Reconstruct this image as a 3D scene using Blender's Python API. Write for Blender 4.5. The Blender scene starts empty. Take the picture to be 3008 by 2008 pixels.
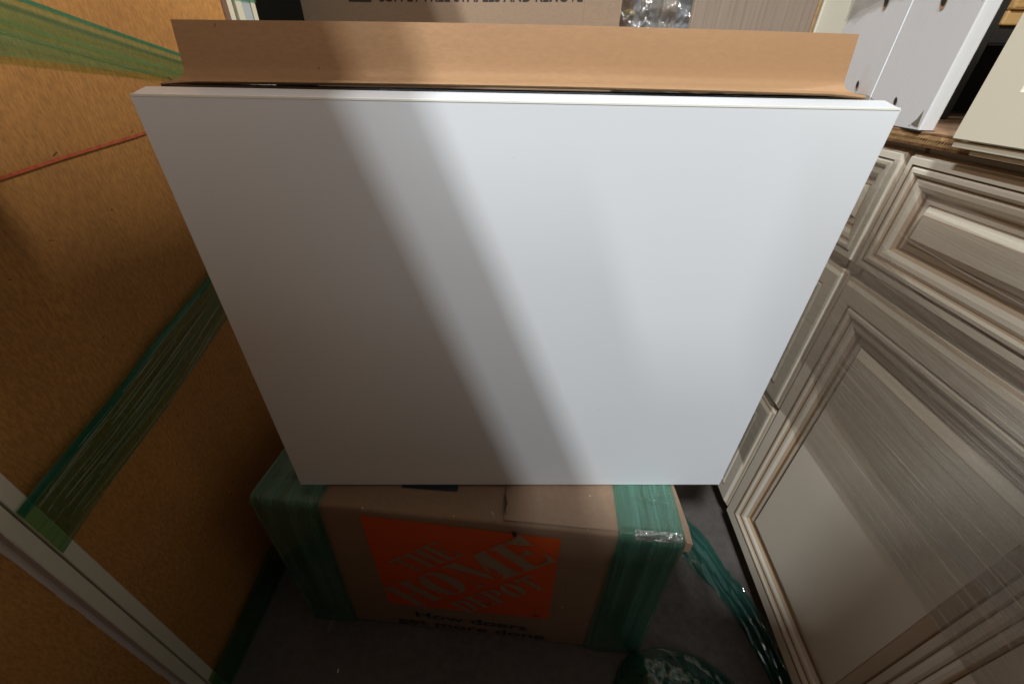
import bpy, bmesh, math, random
from mathutils import Vector, Matrix, noise
random.seed(7)
S = bpy.context.scene
COL = S.collection
R = math.radians

# ------------------------------------------------------------------ camera
cd = bpy.data.cameras.new('camera'); cam = bpy.data.objects.new('camera', cd); COL.objects.link(cam)
cd.lens = 14.0; cd.sensor_width = 36.0; cd.clip_start = 0.01; cd.clip_end = 100
rt = Vector((0.99979623, 0.01124286, 0.01676617))       # camera right, in world axes
dn = Vector((0.02018678, -0.55682805, -0.83038245))     # camera down
fw = Vector((0.0, 0.8305517, -0.55694154))              # camera forward
m = Matrix((rt, -dn, -fw)).transposed().to_4x4()
m.translation = Vector((0, 0, 0.95))
cam.matrix_world = m
S.camera = cam

# ------------------------------------------------------------------ ambient, exposure
w = bpy.data.worlds.new('World'); S.world = w; w.use_nodes = True
bg = w.node_tree.nodes['Background']
bg.inputs[0].default_value = (0.86, 0.94, 1.0, 1); bg.inputs[1].default_value = 0.15
vs = S.view_settings
vs.view_transform = 'Standard'; vs.look = 'None'; vs.gamma = 1; vs.exposure = 0.0

# ------------------------------------------------------------------ lamps: ceiling tubes of the warehouse, plus added fill lamps
def lamp(name, loc, target, sx, sy, power, col, rot=0):
    l = bpy.data.lights.new(name, 'AREA'); l.shape = 'RECTANGLE'; l.size = sx; l.size_y = sy
    l.energy = power; l.color = col
    o = bpy.data.objects.new(name, l); COL.objects.link(o); o.location = loc
    o.rotation_euler = (0, 0, rot)
    return o
COOL = (0.93, 0.97, 1.0)
lamp('tube_lamp', (-1.49, -2.0, 4.5), None, 0.07, 0.5, 212, COOL)
lamp('tube_lamp', (-1.33, -2.0, 4.5), None, 0.07, 0.5, 108, COOL)
lamp('tube_lamp', (-1.41, -4.7, 4.5), None, 0.24, 1.6, 120, COOL)
lamp('tube_lamp', (-2.6, -.4, 4.5), None, 0.10, 0.8, 170, COOL)  # extra lamp, added to brighten the boards and cabinet fronts at right
lf = lamp('fill_light', (.6, -5.0, 5.0), None, 3.0, 2.0, 52, (0.90, 0.96, 1.0))  # unseen broad fill, added to lift the shaded left of the white door
lf.rotation_euler = (R(52), 0, R(5))
l5 = lamp('tube_lamp', (6.0, 1.9, 3.6), None, 1.4, 0.7, 430, (1.0, 0.95, 0.86))
l5.rotation_euler = (0, R(67), R(12))

# ------------------------------------------------------------------ node helpers
def newmat(name):
    mt = bpy.data.materials.new(name); mt.use_nodes = True
    nt = mt.node_tree; b = nt.nodes['Principled BSDF']
    return mt, nt, b
def nd(nt, t, **kw):
    n = nt.nodes.new(t)
    for k, v in kw.items():
        if k in n.inputs: n.inputs[k].default_value = v
        else: setattr(n, k, v)
    return n
def L(nt, a, b): nt.links.new(a, b)
def coords(nt, scale=(1, 1, 1), kind='Object'):
    tc = nd(nt, 'ShaderNodeTexCoord'); mp = nd(nt, 'ShaderNodeMapping')
    mp.inputs['Scale'].default_value = scale
    L(nt, tc.outputs[kind], mp.inputs['Vector']); return mp.outputs[0]
def tex(nt, vec, scale, detail=4, rough=.55):
    n = nd(nt, 'ShaderNodeTexNoise'); n.inputs['Scale'].default_value = scale
    n.inputs['Detail'].default_value = detail; n.inputs['Roughness'].default_value = rough
    L(nt, vec, n.inputs['Vector']); return n.outputs['Fac']
def ramp(nt, fac, stops):
    r = nd(nt, 'ShaderNodeValToRGB'); e = r.color_ramp.elements
    while len(e) < len(stops): e.new(0.5)
    for i, (p, c) in enumerate(stops):
        e[i].position = p; e[i].color = (*c, 1) if len(c) == 3 else c
    L(nt, fac, r.inputs[0]); return r.outputs[0]
def mix(nt, fac, a, b, blend='MIX'):
    n = nd(nt, 'ShaderNodeMix'); n.data_type = 'RGBA'; n.blend_type = blend
    for s, v in ((0, fac), (6, a), (7, b)):
        if hasattr(v, 'is_output'): L(nt, v, n.inputs[s])
        elif s == 0: n.inputs[0].default_value = v
        else: n.inputs[s].default_value = (*v, 1)
    return n.outputs[2]
def bump(nt, b, h, strength, dist=.001):
    n = nd(nt, 'ShaderNodeBump'); n.inputs['Strength'].default_value = strength
    n.inputs['Distance'].default_value = dist
    L(nt, h, n.inputs['Height']); L(nt, n.outputs[0], b.inputs['Normal'])
def math_(nt, op, a, b=None):
    n = nd(nt, 'ShaderNodeMath'); n.operation = op
    for i, v in enumerate((a, b)):
        if v is None: continue
        if hasattr(v, 'is_output'): L(nt, v, n.inputs[i])
        else: n.inputs[i].default_value = v
    return n.outputs[0]

# ------------------------------------------------------------------ materials
def paint(name, c, rough=.35, var=.05, coat=0.0, grime=None):
    mt, nt, b = newmat(name); v = coords(nt)
    f = tex(nt, v, 5, 5); c2 = tuple(x*(1-var) for x in c)
    col = mix(nt, f, c, c2)
    if grime:
        g = ramp(nt, tex(nt, v, 22, 6, .7), [(.60, (0, 0, 0)), (.78, (1, 1, 1))])
        col = mix(nt, g, col, grime)
    L(nt, col, b.inputs['Base Color'])
    b.inputs['Roughness'].default_value = rough; b.inputs['Coat Weight'].default_value = coat
    f2 = tex(nt, v, 450, 2); bump(nt, b, f2, .12, .0004)
    return mt
def board(name, c1, c2, speck, scale=1, dirs=(1, 1, 1), rough=.75, fleck=None):
    mt, nt, b = newmat(name); v = coords(nt, dirs)
    a = tex(nt, v, 4*scale, 5); f = tex(nt, v, 160*scale, 3, .7)
    col = mix(nt, ramp(nt, a, [(.3, (0, 0, 0)), (.7, (1, 1, 1))]), c1, c2)
    col = mix(nt, ramp(nt, f, [(.35, (0, 0, 0)), (.65, (1, 1, 1))]), col, tuple(x*.84 for x in c1))
    v2 = coords(nt, (1, .45, .9))
    s = ramp(nt, tex(nt, v2, 130*scale, 2, .5), [(.765, (0, 0, 0)), (.80, (1, 1, 1))])
    col = mix(nt, s, col, speck)
    if fleck:
        s2 = ramp(nt, tex(nt, coords(nt, (.8, 1.1, 1)), 170*scale, 1, .5), [(.80, (0, 0, 0)), (.81, (1, 1, 1))])
        col = mix(nt, s2, col, fleck)
    L(nt, col, b.inputs['Base Color']); b.inputs['Roughness'].default_value = rough
    bump(nt, b, f, .25, .0006); return mt
M = {}
M['white'] = paint('white_laminate', (.71, .755, .80), .26, .02)
_nt = M['white'].node_tree; _b = _nt.nodes['Principled BSDF']
_v = coords(_nt, (.8, 30, 30)); _f = tex(_nt, _v, 26, 4, .7)          # faint horizontal brush grain
_c = mix(_nt, math_(_nt, 'MULTIPLY', _f, .16), (.745, .775, .805), (.64, .67, .70))
_sp = ramp(_nt, tex(_nt, coords(_nt), 210, 1, .5), [(.795, (0, 0, 0)), (.81, (1, 1, 1))])
_c = mix(_nt, math_(_nt, 'MULTIPLY', _sp, .35), _c, (.45, .43, .40))
L(_nt, _c, _b.inputs['Base Color'])
M['white_edge'] = paint('cream_edge_band', (.86, .87, .80), .35, .03)
M['cream'] = paint('cream_cabinet_paint', (.63, .575, .475), .38, .07, .15)
M['glaze'] = paint('brown_glaze', (.20, .115, .055), .45, .35)
M['glaze_soft'] = paint('light_brown_glaze', (.42, .32, .22), .42, .15)
M['ivory'] = paint('ivory_paint', (.66, .62, .49), .42, .04)
M['strip'] = paint('pale_cabinet_edge', (.62, .585, .45), .5, .05)
M['pink'] = paint('pinkish_laminate', (.56, .48, .43), .5, .06)
M['bluegrey'] = paint('blue_grey_paint', (.38, .42, .45), .5, .05)
M['black'] = paint('black_plastic', (.012, .012, .012), .12, .2)
M['dark'] = paint('dark_interior', (.02, .016, .012), .8, .3)
M['toe'] = paint('black_toe_kick', (.015, .014, .013), .6, .3)
M['mdf'] = board('brown_fibreboard', (.45, .215, .055), (.36, .165, .038), (.10, .04, .01), 1.0)
M['card'] = board('kraft_cardboard', (.46, .285, .165), (.43, .26, .145), (.20, .11, .05), .7, (1, 1, 3), .7, (.75, .66, .55))
M['card_tan'] = board('tan_kraft_cardboard', (.42, .245, .12), (.37, .21, .10), (.20, .11, .05), .7, (1, 1, 3), .8)
M['card_old'] = board('worn_kraft_cardboard', (.30, .20, .13), (.26, .17, .11), (.13, .08, .04), .7, (1, 1, 3), .7, (.5, .45, .38))
M['card_letter'] = board('unprinted_kraft', (.37, .26, .18), (.33, .23, .155), (.16, .1, .06), .7, (1, 1, 3), .7)
M['card2'] = board('grey_brown_cardboard', (.42, .29, .19), (.38, .255, .165), (.2, .12, .06), .7, (1, 1, 2), .75)
M['card_dark'] = paint('printed_dark_blue', (.018, .028, .045), .6, .2)
M['orange'] = paint('orange_print', (.66, .095, .012), .6, .08)
M['navy'] = paint('navy_print', (.02, .035, .075), .6, .1)
M['ink'] = paint('faded_black_print', (.035, .028, .022), .7, .1)
M['ink_grey'] = paint('grey_print', (.17, .15, .11), .7, .1)
_nt = M['mdf'].node_tree; _b = _nt.nodes['Principled BSDF']
_src = _b.inputs['Base Color'].links[0].from_socket
_m = ramp(_nt, tex(_nt, coords(_nt, (1, 1, .7)), 2.6, 6, .65), [(.30, (.90, .86, .82)), (.62, (1.18, 1.18, 1.15))])
_src = mix(_nt, 1.0, _src, _m, 'MULTIPLY')
_fb = ramp(_nt, tex(_nt, coords(_nt, (1, 1, .3)), 300, 4, .8), [(.36, (.72, .70, .66)), (.62, (1.12, 1.1, 1.06))])
_src = mix(_nt, 1.0, _src, _fb, 'MULTIPLY'); L(_nt, _src, _b.inputs['Base Color'])

mt, nt, b = newmat('dusty_concrete'); v = coords(nt)
a = tex(nt, v, 3.2, 7, .62); c = tex(nt, v, 60, 5, .7)
col = ramp(nt, a, [(.32, (.040, .034, .030)), (.52, (.080, .069, .062)), (.72, (.135, .118, .107))])
col = mix(nt, ramp(nt, c, [(.3, (0, 0, 0)), (.8, (1, 1, 1))]), col, (.12, .11, .10))
sc = ramp(nt, tex(nt, coords(nt, (1, .18, 1)), 38, 3, .6), [(.68, (0, 0, 0)), (.74, (1, 1, 1))])
col = mix(nt, math_(nt, 'MULTIPLY', sc, .35), col, (.24, .22, .2))
L(nt, col, b.inputs['Base Color']); b.inputs['Roughness'].default_value = .6; bump(nt, b, c, .5, .001)
M['floor'] = mt

mt, nt, b = newmat('red_ink_on_fibreboard'); v = coords(nt)
f = tex(nt, v, 120, 4, .7)
col = ramp(nt, f, [(.35, (.42, .045, .015)), (.7, (.45, .13, .035))])
L(nt, col, b.inputs['Base Color']); b.inputs['Roughness'].default_value = .7
M['red'] = mt

def wood(name, c1, c2, c3, dirs, scale=1, rough=.55):
    mt, nt, b = newmat(name); v = coords(nt, dirs)
    a = tex(nt, v, 7*scale, 6, .65); f = tex(nt, v, 40*scale, 4, .6)
    col = ramp(nt, a, [(.3, c1), (.5, c2), (.7, c3)])
    col = mix(nt, math_(nt, 'MULTIPLY', f, .5), col, c1)
    L(nt, col, b.inputs['Base Color']); b.inputs['Roughness'].default_value = rough
    bump(nt, b, f, .4, .001); return mt
M['ply'] = wood('plywood_face', (.17, .085, .04), (.32, .18, .095), (.42, .26, .15), (1.2, 6, 6), 1)
M['pine'] = wood('pine_wood', (.42, .22, .06), (.62, .39, .15), (.70, .48, .22), (.5, 9, 9), 1)
M['ply_edge_a'] = wood('plywood_edge_light', (.26, .14, .05), (.42, .26, .11), (.50, .34, .17), (60, 8, 12), 1, .8)
M['ply_edge_b'] = wood('plywood_edge_dark', (.08, .035, .012), (.17, .085, .03), (.25, .14, .06), (40, 8, 12), 1, .8)
M['greyply'] = wood('grey_brown_grained_board', (.22, .165, .12), (.31, .235, .175), (.35, .28, .22), (26, 26, .7), .8, .7)

# old white painted board with stains
mt, nt, b = newmat('old_white_paint'); v = coords(nt)
a = tex(nt, v, 5, 6, .6); col = mix(nt, a, (.70, .705, .70), (.58, .59, .60))
st = ramp(nt, tex(nt, v, 9, 3, .5), [(.62, (0, 0, 0)), (.75, (1, 1, 1))])
col = mix(nt, math_(nt, 'MULTIPLY', st, .35), col, (.55, .40, .24))
sp = ramp(nt, tex(nt, v, 70, 2, .5), [(.74, (0, 0, 0)), (.77, (1, 1, 1))])
col = mix(nt, sp, col, (.22, .15, .12))
L(nt, col, b.inputs['Base Color']); b.inputs['Roughness'].default_value = .45
bump(nt, b, tex(nt, coords(nt, (3, 3, .6)), 60, 4), .25, .001)
M['oldwhite'] = mt

def film(name, tint, body, base, streak, gloss=.35, v_freq=90, u_freq=2.5, rough=.16, wr=.5, lowmix=.6, glint=.0):
    """stretch wrap: clear sheet with stretch streaks running along U"""
    mt, nt, b = newmat(name); nt.nodes.remove(b)
    out = nt.nodes['Material Output']
    tc = nd(nt, 'ShaderNodeTexCoord'); mp = nd(nt, 'ShaderNodeMapping')
    mp.inputs['Scale'].default_value = (u_freq, v_freq, 1); L(nt, tc.outputs['UV'], mp.inputs[0])
    n1 = tex(nt, mp.outputs[0], 1.0, 5, .65)
    mp2 = nd(nt, 'ShaderNodeMapping'); mp2.inputs['Scale'].default_value = (u_freq*1.6, v_freq*.16, 1)
    L(nt, tc.outputs['UV'], mp2.inputs[0]); n2 = tex(nt, mp2.outputs[0], 1.0, 3, .5)
    mp3 = nd(nt, 'ShaderNodeMapping'); mp3.inputs['Scale'].default_value = (9, 9, 1)
    L(nt, tc.outputs['UV'], mp3.inputs[0]); n3 = tex(nt, mp3.outputs[0], 1.0, 3, .6)
    s1 = ramp(nt, n1, [(.42, (0, 0, 0)), (.72, (1, 1, 1))])
    s2 = ramp(nt, n2, [(.35, (0, 0, 0)), (.7, (1, 1, 1))])
    f = math_(nt, 'ADD', math_(nt, 'MULTIPLY', s1, streak), base)
    f = math_(nt, 'ADD', f, math_(nt, 'MULTIPLY', s2, streak*lowmix))
    if glint:
        s3 = ramp(nt, n1, [(.60, (0, 0, 0)), (.66, (1, 1, 1))])  # glints painted in as thin pale diffuse lines
        f = math_(nt, 'ADD', f, math_(nt, 'MULTIPLY', s3, glint))
    f = math_(nt, 'MINIMUM', f, .92)
    tr = nd(nt, 'ShaderNodeBsdfTransparent'); tr.inputs[0].default_value = (*tint, 1)
    df = nd(nt, 'ShaderNodeBsdfDiffuse'); df.inputs[0].default_value = (*body, 1)
    m1 = nd(nt, 'ShaderNodeMixShader'); L(nt, f, m1.inputs[0])
    L(nt, tr.outputs[0], m1.inputs[1]); L(nt, df.outputs[0], m1.inputs[2])
    gl = nd(nt, 'ShaderNodeBsdfGlossy'); gl.inputs['Roughness'].default_value = rough
    bp = nd(nt, 'ShaderNodeBump'); bp.inputs['Strength'].default_value = wr; bp.inputs['Distance'].default_value = .003
    h = math_(nt, 'ADD', n1, math_(nt, 'MULTIPLY', n3, .8))
    L(nt, h, bp.inputs['Height']); L(nt, bp.outputs[0], gl.inputs['Normal'])
    lw = nd(nt, 'ShaderNodeLayerWeight'); lw.inputs[0].default_value = .5; L(nt, bp.outputs[0], lw.inputs['Normal'])
    g = math_(nt, 'MULTIPLY', math_(nt, 'ADD', math_(nt, 'POWER', lw.outputs['Facing'], 4.0), .09), gloss)
    g = math_(nt, 'MINIMUM', g, .6)
    m2 = nd(nt, 'ShaderNodeMixShader'); L(nt, g, m2.inputs[0])
    L(nt, m1.outputs[0], m2.inputs[1]); L(nt, gl.outputs[0], m2.inputs[2])
    L(nt, m2.outputs[0], out.inputs[0])
    return mt
M['film_clear'] = film('clear_stretch_film', (.93, .915, .89), (.80, .76, .69), .02, .12, .8, 420, 1.1, .12, .6, lowmix=.15, glint=.30)
M['film_tape'] = film('glinting_clear_tape', (.9, .93, .9), (.7, .75, .72), .02, .12, 4.5, 160, 3, .13, .8)
M['film_clear2'] = film('clear_crinkled_film', (.84, .83, .80), (.5, .48, .45), .01, .18, .8, 60, 5, .1, .9)
M['film_green'] = film('green_stretch_film', (.52, .78, .64), (.16, .37, .29), .08, .36, .9, 200, 1.5, .10, .9, glint=.18)
M['film_green_thin'] = film('thin_green_stretch_film', (.56, .74, .42), (.05, .24, .15), .03, .22, .7, 130, 1.2, .16)
M['film_green_pale'] = film('pale_green_stretch_film', (.66, .86, .62), (.20, .36, .20), .08, .22, .4, 60, 1.2, .2)
M['film_green_edge'] = film('rolled_green_film_edge', (.22, .52, .38), (.03, .26, .17), .22, .35, .6, 60, 1.5, .15)
M['film_green_loose'] = film('loose_green_film', (.36, .62, .53), (.05, .21, .17), .16, .22, 1.6, 16, 3, .07, 1.0)
M['film_strand'] = film('pale_film_strand', (.7, .8, .7), (.35, .42, .33), .55, .3, .6, 4, 2, .15)

# ------------------------------------------------------------------ object helpers
def obj(name, me, mats=None, parent=None, smooth=False):
    o = bpy.data.objects.new(name, me); COL.objects.link(o)
    if mats is not None and len(me.materials) == 0:
        for x in (mats if isinstance(mats, (list, tuple)) else [mats]): me.materials.append(x)
    if smooth: me.polygons.foreach_set('use_smooth', [True]*len(me.polygons))
    if parent: o.parent = parent
    return o
def tag(o, label, cat, group=None, kind=None):
    o['label'] = label; o['category'] = cat
    if group: o['group'] = group
    if kind: o['kind'] = kind
    return o
def empty(name, loc, ang, label, cat, group=None):
    o = bpy.data.objects.new(name, None); COL.objects.link(o); o.empty_display_size = .05
    o.location = loc; o.rotation_euler = (0, 0, ang) if not isinstance(ang, tuple) else ang
    return tag(o, label, cat, group)
def box(x0, x1, y0, y1, z0, z1, bev=.0, seg=2, sub=0, jitter=0.0, seed=0):
    bm = bmesh.new(); bmesh.ops.create_cube(bm, size=1)
    for v_ in bm.verts:
        v_.co = Vector((x0+(x1-x0)*(v_.co.x+.5), y0+(y1-y0)*(v_.co.y+.5), z0+(z1-z0)*(v_.co.z+.5)))
    if bev: bmesh.ops.bevel(bm, geom=bm.edges[:], offset=bev, segments=seg, profile=.5, affect='EDGES')
    if sub: bmesh.ops.subdivide_edges(bm, edges=bm.edges[:], cuts=sub, use_grid_fill=True)
    if jitter:
        for v_ in bm.verts:
            n_ = noise.noise_vector(v_.co*7+Vector((seed, 0, 0)))
            v_.co += n_*jitter
    me = bpy.data.meshes.new('m'); bm.to_mesh(me); bm.free(); return me
def part(name, dims, mat, parent, bev=.0015, **k):
    return obj(name, box(*dims, bev=bev, **k), mat, parent)
def polys(faces):
    """list of 3d point lists -> mesh of separate faces"""
    vs_, fs = [], []
    for f in faces:
        fs.append(list(range(len(vs_), len(vs_)+len(f)))); vs_ += [tuple(p) for p in f]
    me = bpy.data.meshes.new('m'); me.from_pydata(vs_, [], fs); me.update(); return me
def sheet(nu, nv, fn, uvs=(1, 1)):
    """grid surface fn(s,t)->point; UV in metres"""
    vs_ = [tuple(fn(i/nu, j/nv)) for j in range(nv+1) for i in range(nu+1)]
    fs = [(j*(nu+1)+i, j*(nu+1)+i+1, (j+1)*(nu+1)+i+1, (j+1)*(nu+1)+i) for j in range(nv) for i in range(nu)]
    me = bpy.data.meshes.new('m'); me.from_pydata(vs_, [], fs)
    ul = me.uv_layers.new(name='UVMap')
    for p in me.polygons:
        for li in p.loop_indices:
            vi = me.loops[li].vertex_index; i, j = vi % (nu+1), vi//(nu+1)
            ul.data[li].uv = (i/nu*uvs[0], j/nv*uvs[1])
    me.update(); return me
def ringpanel(W, H, prof):
    """rectangular panel in local XZ (front towards -Y): prof = [(inset, out, matindex)], mitred rings"""
    vs_, fs, mi = [], [], []
    for (d, o_, _m) in prof:
        vs_ += [(d, -o_, d), (W-d, -o_, d), (W-d, -o_, H-d), (d, -o_, H-d)]
    for k in range(len(prof)-1):
        a_ = 4*k
        for q in range(4):
            fs.append((a_+q, a_+(q+1) % 4, a_+4+(q+1) % 4, a_+4+q)); mi.append(prof[k+1][2])
    a_ = 4*(len(prof)-1); fs.append((a_, a_+1, a_+2, a_+3)); mi.append(prof[-1][2])
    me = bpy.data.meshes.new('m'); me.from_pydata(vs_, [], fs); me.update()
    me.polygons.foreach_set('material_index', mi); return me
def text_mesh(s, size, wide=1.0, bold=0.0, spacing=1.0):
    cu = bpy.data.curves.new('t', 'FONT'); cu.body = s; cu.size = size; cu.offset = bold
    cu.space_character = spacing
    o = bpy.data.objects.new('t', cu); COL.objects.link(o)
    dg = bpy.context.evaluated_depsgraph_get(); me = bpy.data.meshes.new_from_object(o.evaluated_get(dg))
    bpy.data.objects.remove(o)
    for v_ in me.vertices: v_.co = Vector((v_.co.x*wide, 0, v_.co.y))
    return me
def interp(tab, t):
    x = t*(len(tab)-1); i = min(int(x), len(tab)-2); f_ = x-i
    return tuple(a_*(1-f_)+b_*f_ for a_, b_ in zip(tab[i], tab[i+1]))

# ================================================================== floor
fl = sheet(40, 40, lambda s, t: (-6+12*s, -6+12*t, 0), (12, 12))
o = obj('floor', fl, M['floor']); o['kind'] = 'structure'
o['label'] = 'dark dusty concrete warehouse floor'

# ================================================================== tall cabinets seen from the back (left)
LX = -.512
def tall_cabinet(y0, y1, label):
    t = empty('tall_cabinet', (LX, y0, 0), 0, label, 'cabinet', 'tall cabinets with brown fibreboard backs')
    wdt = y1-y0; d = .60
    part('side_panel', (-d, 0, 0, .0155, .0, 2.03), M['strip'], t)
    part('side_panel', (-d, 0, wdt-.0155, wdt, .0, 2.03), M['strip'], t)
    part('top_panel', (-d, -.001, .0157, wdt-.0157, 2.005, 2.029), M['strip'], t)
    part('back_panel', (-.016, -.0105, .0150, wdt-.0150, .0, 2.004), M['mdf'], t, bev=0)
    lip = box(-.0104, -.0006, wdt-.0157, wdt-.0150, .0, 2.004)
    obj('rabbet_strip', lip, M['pink'], t)
    lip = box(-.0104, -.0006, .0150, .0157, .0, 2.004)
    obj('rabbet_strip', lip, M['pink'], t)
    return t
third_tall_blocker = tall_cabinet(-1.19, -.4765, 'unseen tall cabinet with fibreboard back, added behind the viewpoint to cast shade')  # added out of view to carry the row's shadow across the white door
fourth_tall_blocker = tall_cabinet(-1.905, -1.1915, 'unseen tall cabinet farthest behind the viewpoint, added to lengthen the cast shade')  # likewise added only to block lamp light
far_tall = tall_cabinet(.2385, .922, 'tall cabinet with brown fibreboard back crossed by three green wrap bands')
near_tall = tall_cabinet(-.475, .2365, 'nearer tall cabinet with brown fibreboard back, cut off at the lower left corner')
# rough torn lower lip of the near cabinet's back panel edge
rough = []
for k in range(60):
    z0 = .02+k*.028
    wv = .0012+.0010*noise.noise(Vector((k*.9, 0, 3)))
    rough.append([(-.0101, .7115-.0155-wv-.0055, z0), (-.0101, .7115-.0150, z0), (-.0101, .7115-.0150, z0+.028), (-.0101, .7115-.0155-wv-.0055, z0+.028)])
obj('torn_laminate_edge', polys(rough), M['pink'], near_tall)

def lw(u, z, off):           # point on the tall cabinets' back plane -> far cabinet's local
    return (off, u-.2385, z)
def band(name, up, lo, mat, off, amp, uvs, nu=70, nv=14, parent=far_tall, seed=0, tail=None):
    def fn(s, t):
        a_ = interp(up, s); b_ = interp(lo, s)
        y = a_[0]*(1-t)+b_[0]*t; z = a_[1]*(1-t)+b_[1]*t
        n_ = noise.noise(Vector((s*3+seed, t*11, seed)))*amp
        return lw(y, z, max(off, .0008)+n_+amp)
    return obj(name, sheet(nu, nv, fn, uvs), mat, parent, smooth=True)
# top band
tu = [(.2386, 1.052), (.40, 1.030), (.534, 1.006), (.599, .993), (.734, .968), (.9215, .937)]
tl = [(.2386, .968), (.40, .961), (.476, .957), (.572, .949), (.712, .937), (.9215, .919)]
band('stretch_wrap', tu, tl, M['film_green_pale'], -.004, .0012, (.7, .07), seed=1)
te = [(a_[0], a_[1]-.0045) for a_ in tu]
band('rolled_wrap_edge', tu, te, M['film_green_edge'], .0038, .0006, (.7, .01), nv=3, seed=2)
tf = [(.2386, 1.004), (.40, .996), (.496, .988), (.585, .970), (.731, .942), (.9215, .925)]
tf2 = [(a_[0], a_[1]-.006+.002*i/5) for i, a_ in enumerate(tf)]
band('wrap_fold', tf, tf2, M['film_green_pale'], .0038, .0006, (.7, .01), nv=3, seed=3)
tf3 = [(a_[0], a_[1]-.012) for a_ in tf]; tf4 = [(a_[0], a_[1]-.0135) for a_ in tf]
band('wrap_fold', tf3, tf4, M['film_green_pale'], .0038, .0006, (.7, .01), nv=3, seed=9)
# middle band
mu = [(.2386, .565), (.275, .575), (.369, .598), (.477, .629), (.593, .657), (.75, .70), (.9215, .745)]
ml = [(.2386, .487), (.275, .4975), (.324, .511), (.432, .534), (.597, .578), (.75, .617), (.9215, .66)]
band('stretch_wrap', mu, ml, M['film_green_thin'], -.004, .001, (.7, .08), seed=4)
mu2 = [(a_[0], a_[1]-.010) for a_ in mu]; mu3 = [(a_[0], a_[1]+.0015) for a_ in mu]
band('rolled_wrap_edge', mu3, mu2, M['film_green_edge'], .0030, .0008, (.7, .012), nv=4, seed=5)
ml2 = [(a_[0], a_[1]+.0018) for a_ in ml]
band('rolled_wrap_edge', ml2, ml, M['film_green_edge'], .0030, .0004, (.7, .003), nv=2, seed=6)
# pale stretched strands on the middle band
for k in range(34):
    f_ = random.random()*.9+.05; s0 = random.random()*.55; s1 = s0+.08+random.random()*.25
    if s0 > .35: s1 = min(s1, .8)
    wd = .0004+random.random()*.0006
    A_ = [(interp(mu, s0+(s1-s0)*q/6)[0], interp(mu, s0+(s1-s0)*q/6)[1]*(1-f_)+interp(ml, s0+(s1-s0)*q/6)[1]*f_) for q in range(7)]
    B_ = [(p[0], p[1]-wd) for p in A_]
    band('wrap_strand', A_, B_, M['film_strand'], .0036, .0003, (.3, .002), nu=12, nv=1, seed=k)
# bottom band
bu = [(.2386, .078), (.318, .080), (.386, .090), (.488, .100), (.70, .12), (.9215, .14)]
bl_ = [(.2386, .002), (.318, .003), (.386, .005), (.488, .012), (.70, .03), (.9215, .05)]
band('stretch_wrap', bu, bl_, M['film_green_thin'], -.001, .001, (.7, .08), seed=7)
band('stretch_wrap', [(a_[0], a_[1]-.01) for a_ in bu], [(a_[0], max(.001, a_[1]-.01)) for a_ in bl_], M['film_green_thin'], .003, .001, (.7, .08), seed=8)
# red marker line and dark knots on the fibreboard
rl = [(.256, .836), (.33, .846), (.411, .856), (.487, .864), (.602, .874), (.75, .892), (.90, .908)]
band('red_marker_line', [(a_[0], a_[1]+.0016) for a_ in rl], [(a_[0], a_[1]-.0016) for a_ in rl], M['red'], -.0099, .0, (.6, .01), nv=1)
for (yy, zz, rr) in ((.487, .8665, .004), (.602, .877, .0025)):
    ring = [lw(yy+rr*math.cos(a_*.5236), zz+rr*.16*math.sin(a_*.5236)+.002*math.cos(a_*.5236), -.0094) for a_ in range(12)]
    obj('dark_knot', polys([ring]), M['ink'], far_tall)
# white frost scuffs
scuff, snt, sb = newmat('pale_scuff'); snt.nodes.remove(sb)
t1 = nd(snt, 'ShaderNodeBsdfTransparent'); t2 = nd(snt, 'ShaderNodeBsdfDiffuse'); t2.inputs[0].default_value = (.5, .42, .33, 1)
mm = nd(snt, 'ShaderNodeMixShader'); gr = nd(snt, 'ShaderNodeTexGradient'); gr.gradient_type = 'SPHERICAL'
tcx = nd(snt, 'ShaderNodeTexCoord'); mpx = nd(snt, 'ShaderNodeMapping'); mpx.inputs['Location'].default_value = (-1, -1, 0); mpx.inputs['Scale'].default_value = (2, 2, 1)
L(snt, tcx.outputs['UV'], mpx.inputs[0]); L(snt, mpx.outputs[0], gr.inputs[0])
L(snt, math_(snt, 'MULTIPLY', gr.outputs[1], .30), mm.inputs[0]); L(snt, t1.outputs[0], mm.inputs[1]); L(snt, t2.outputs[0], mm.inputs[2])
L(snt, mm.outputs[0], snt.nodes['Material Output'].inputs[0])
for (yy, zz, hw, hh) in ((.305, .726, .010, .022), (.325, .735, .008, .018)):
    obj('pale_scuff', sheet(2, 2, lambda s, t: lw(yy+(s-.5)*2*hw, zz+(t-.5)*2*hh+(s-.5)*.01, -.0097), (1, 1)), scuff, far_tall)

# ---- narrow cabinet behind it, edge on
t = empty('painted_cabinet', (-.507, .9245, 0), 0, 'blue-grey painted cabinet with cream edges just beyond the brown fibreboard backs', 'cabinet')
part('edge_panel', (-.5, 0, 0, .020, 0, 2.0), M['strip'], t)
part('side_panel', (-.5, -.002, .0202, .052, 0, 2.0), M['bluegrey'], t)
part('edge_panel', (-.5, 0, .0522, .068, 0, 2.0), M['strip'], t)
obj('stretch_wrap', sheet(10, 8, lambda s, q: (.0025, -.002+.071*s, 1.052+.075*q+.004*s), (.07, .08)), M['film_green'], t)

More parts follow.
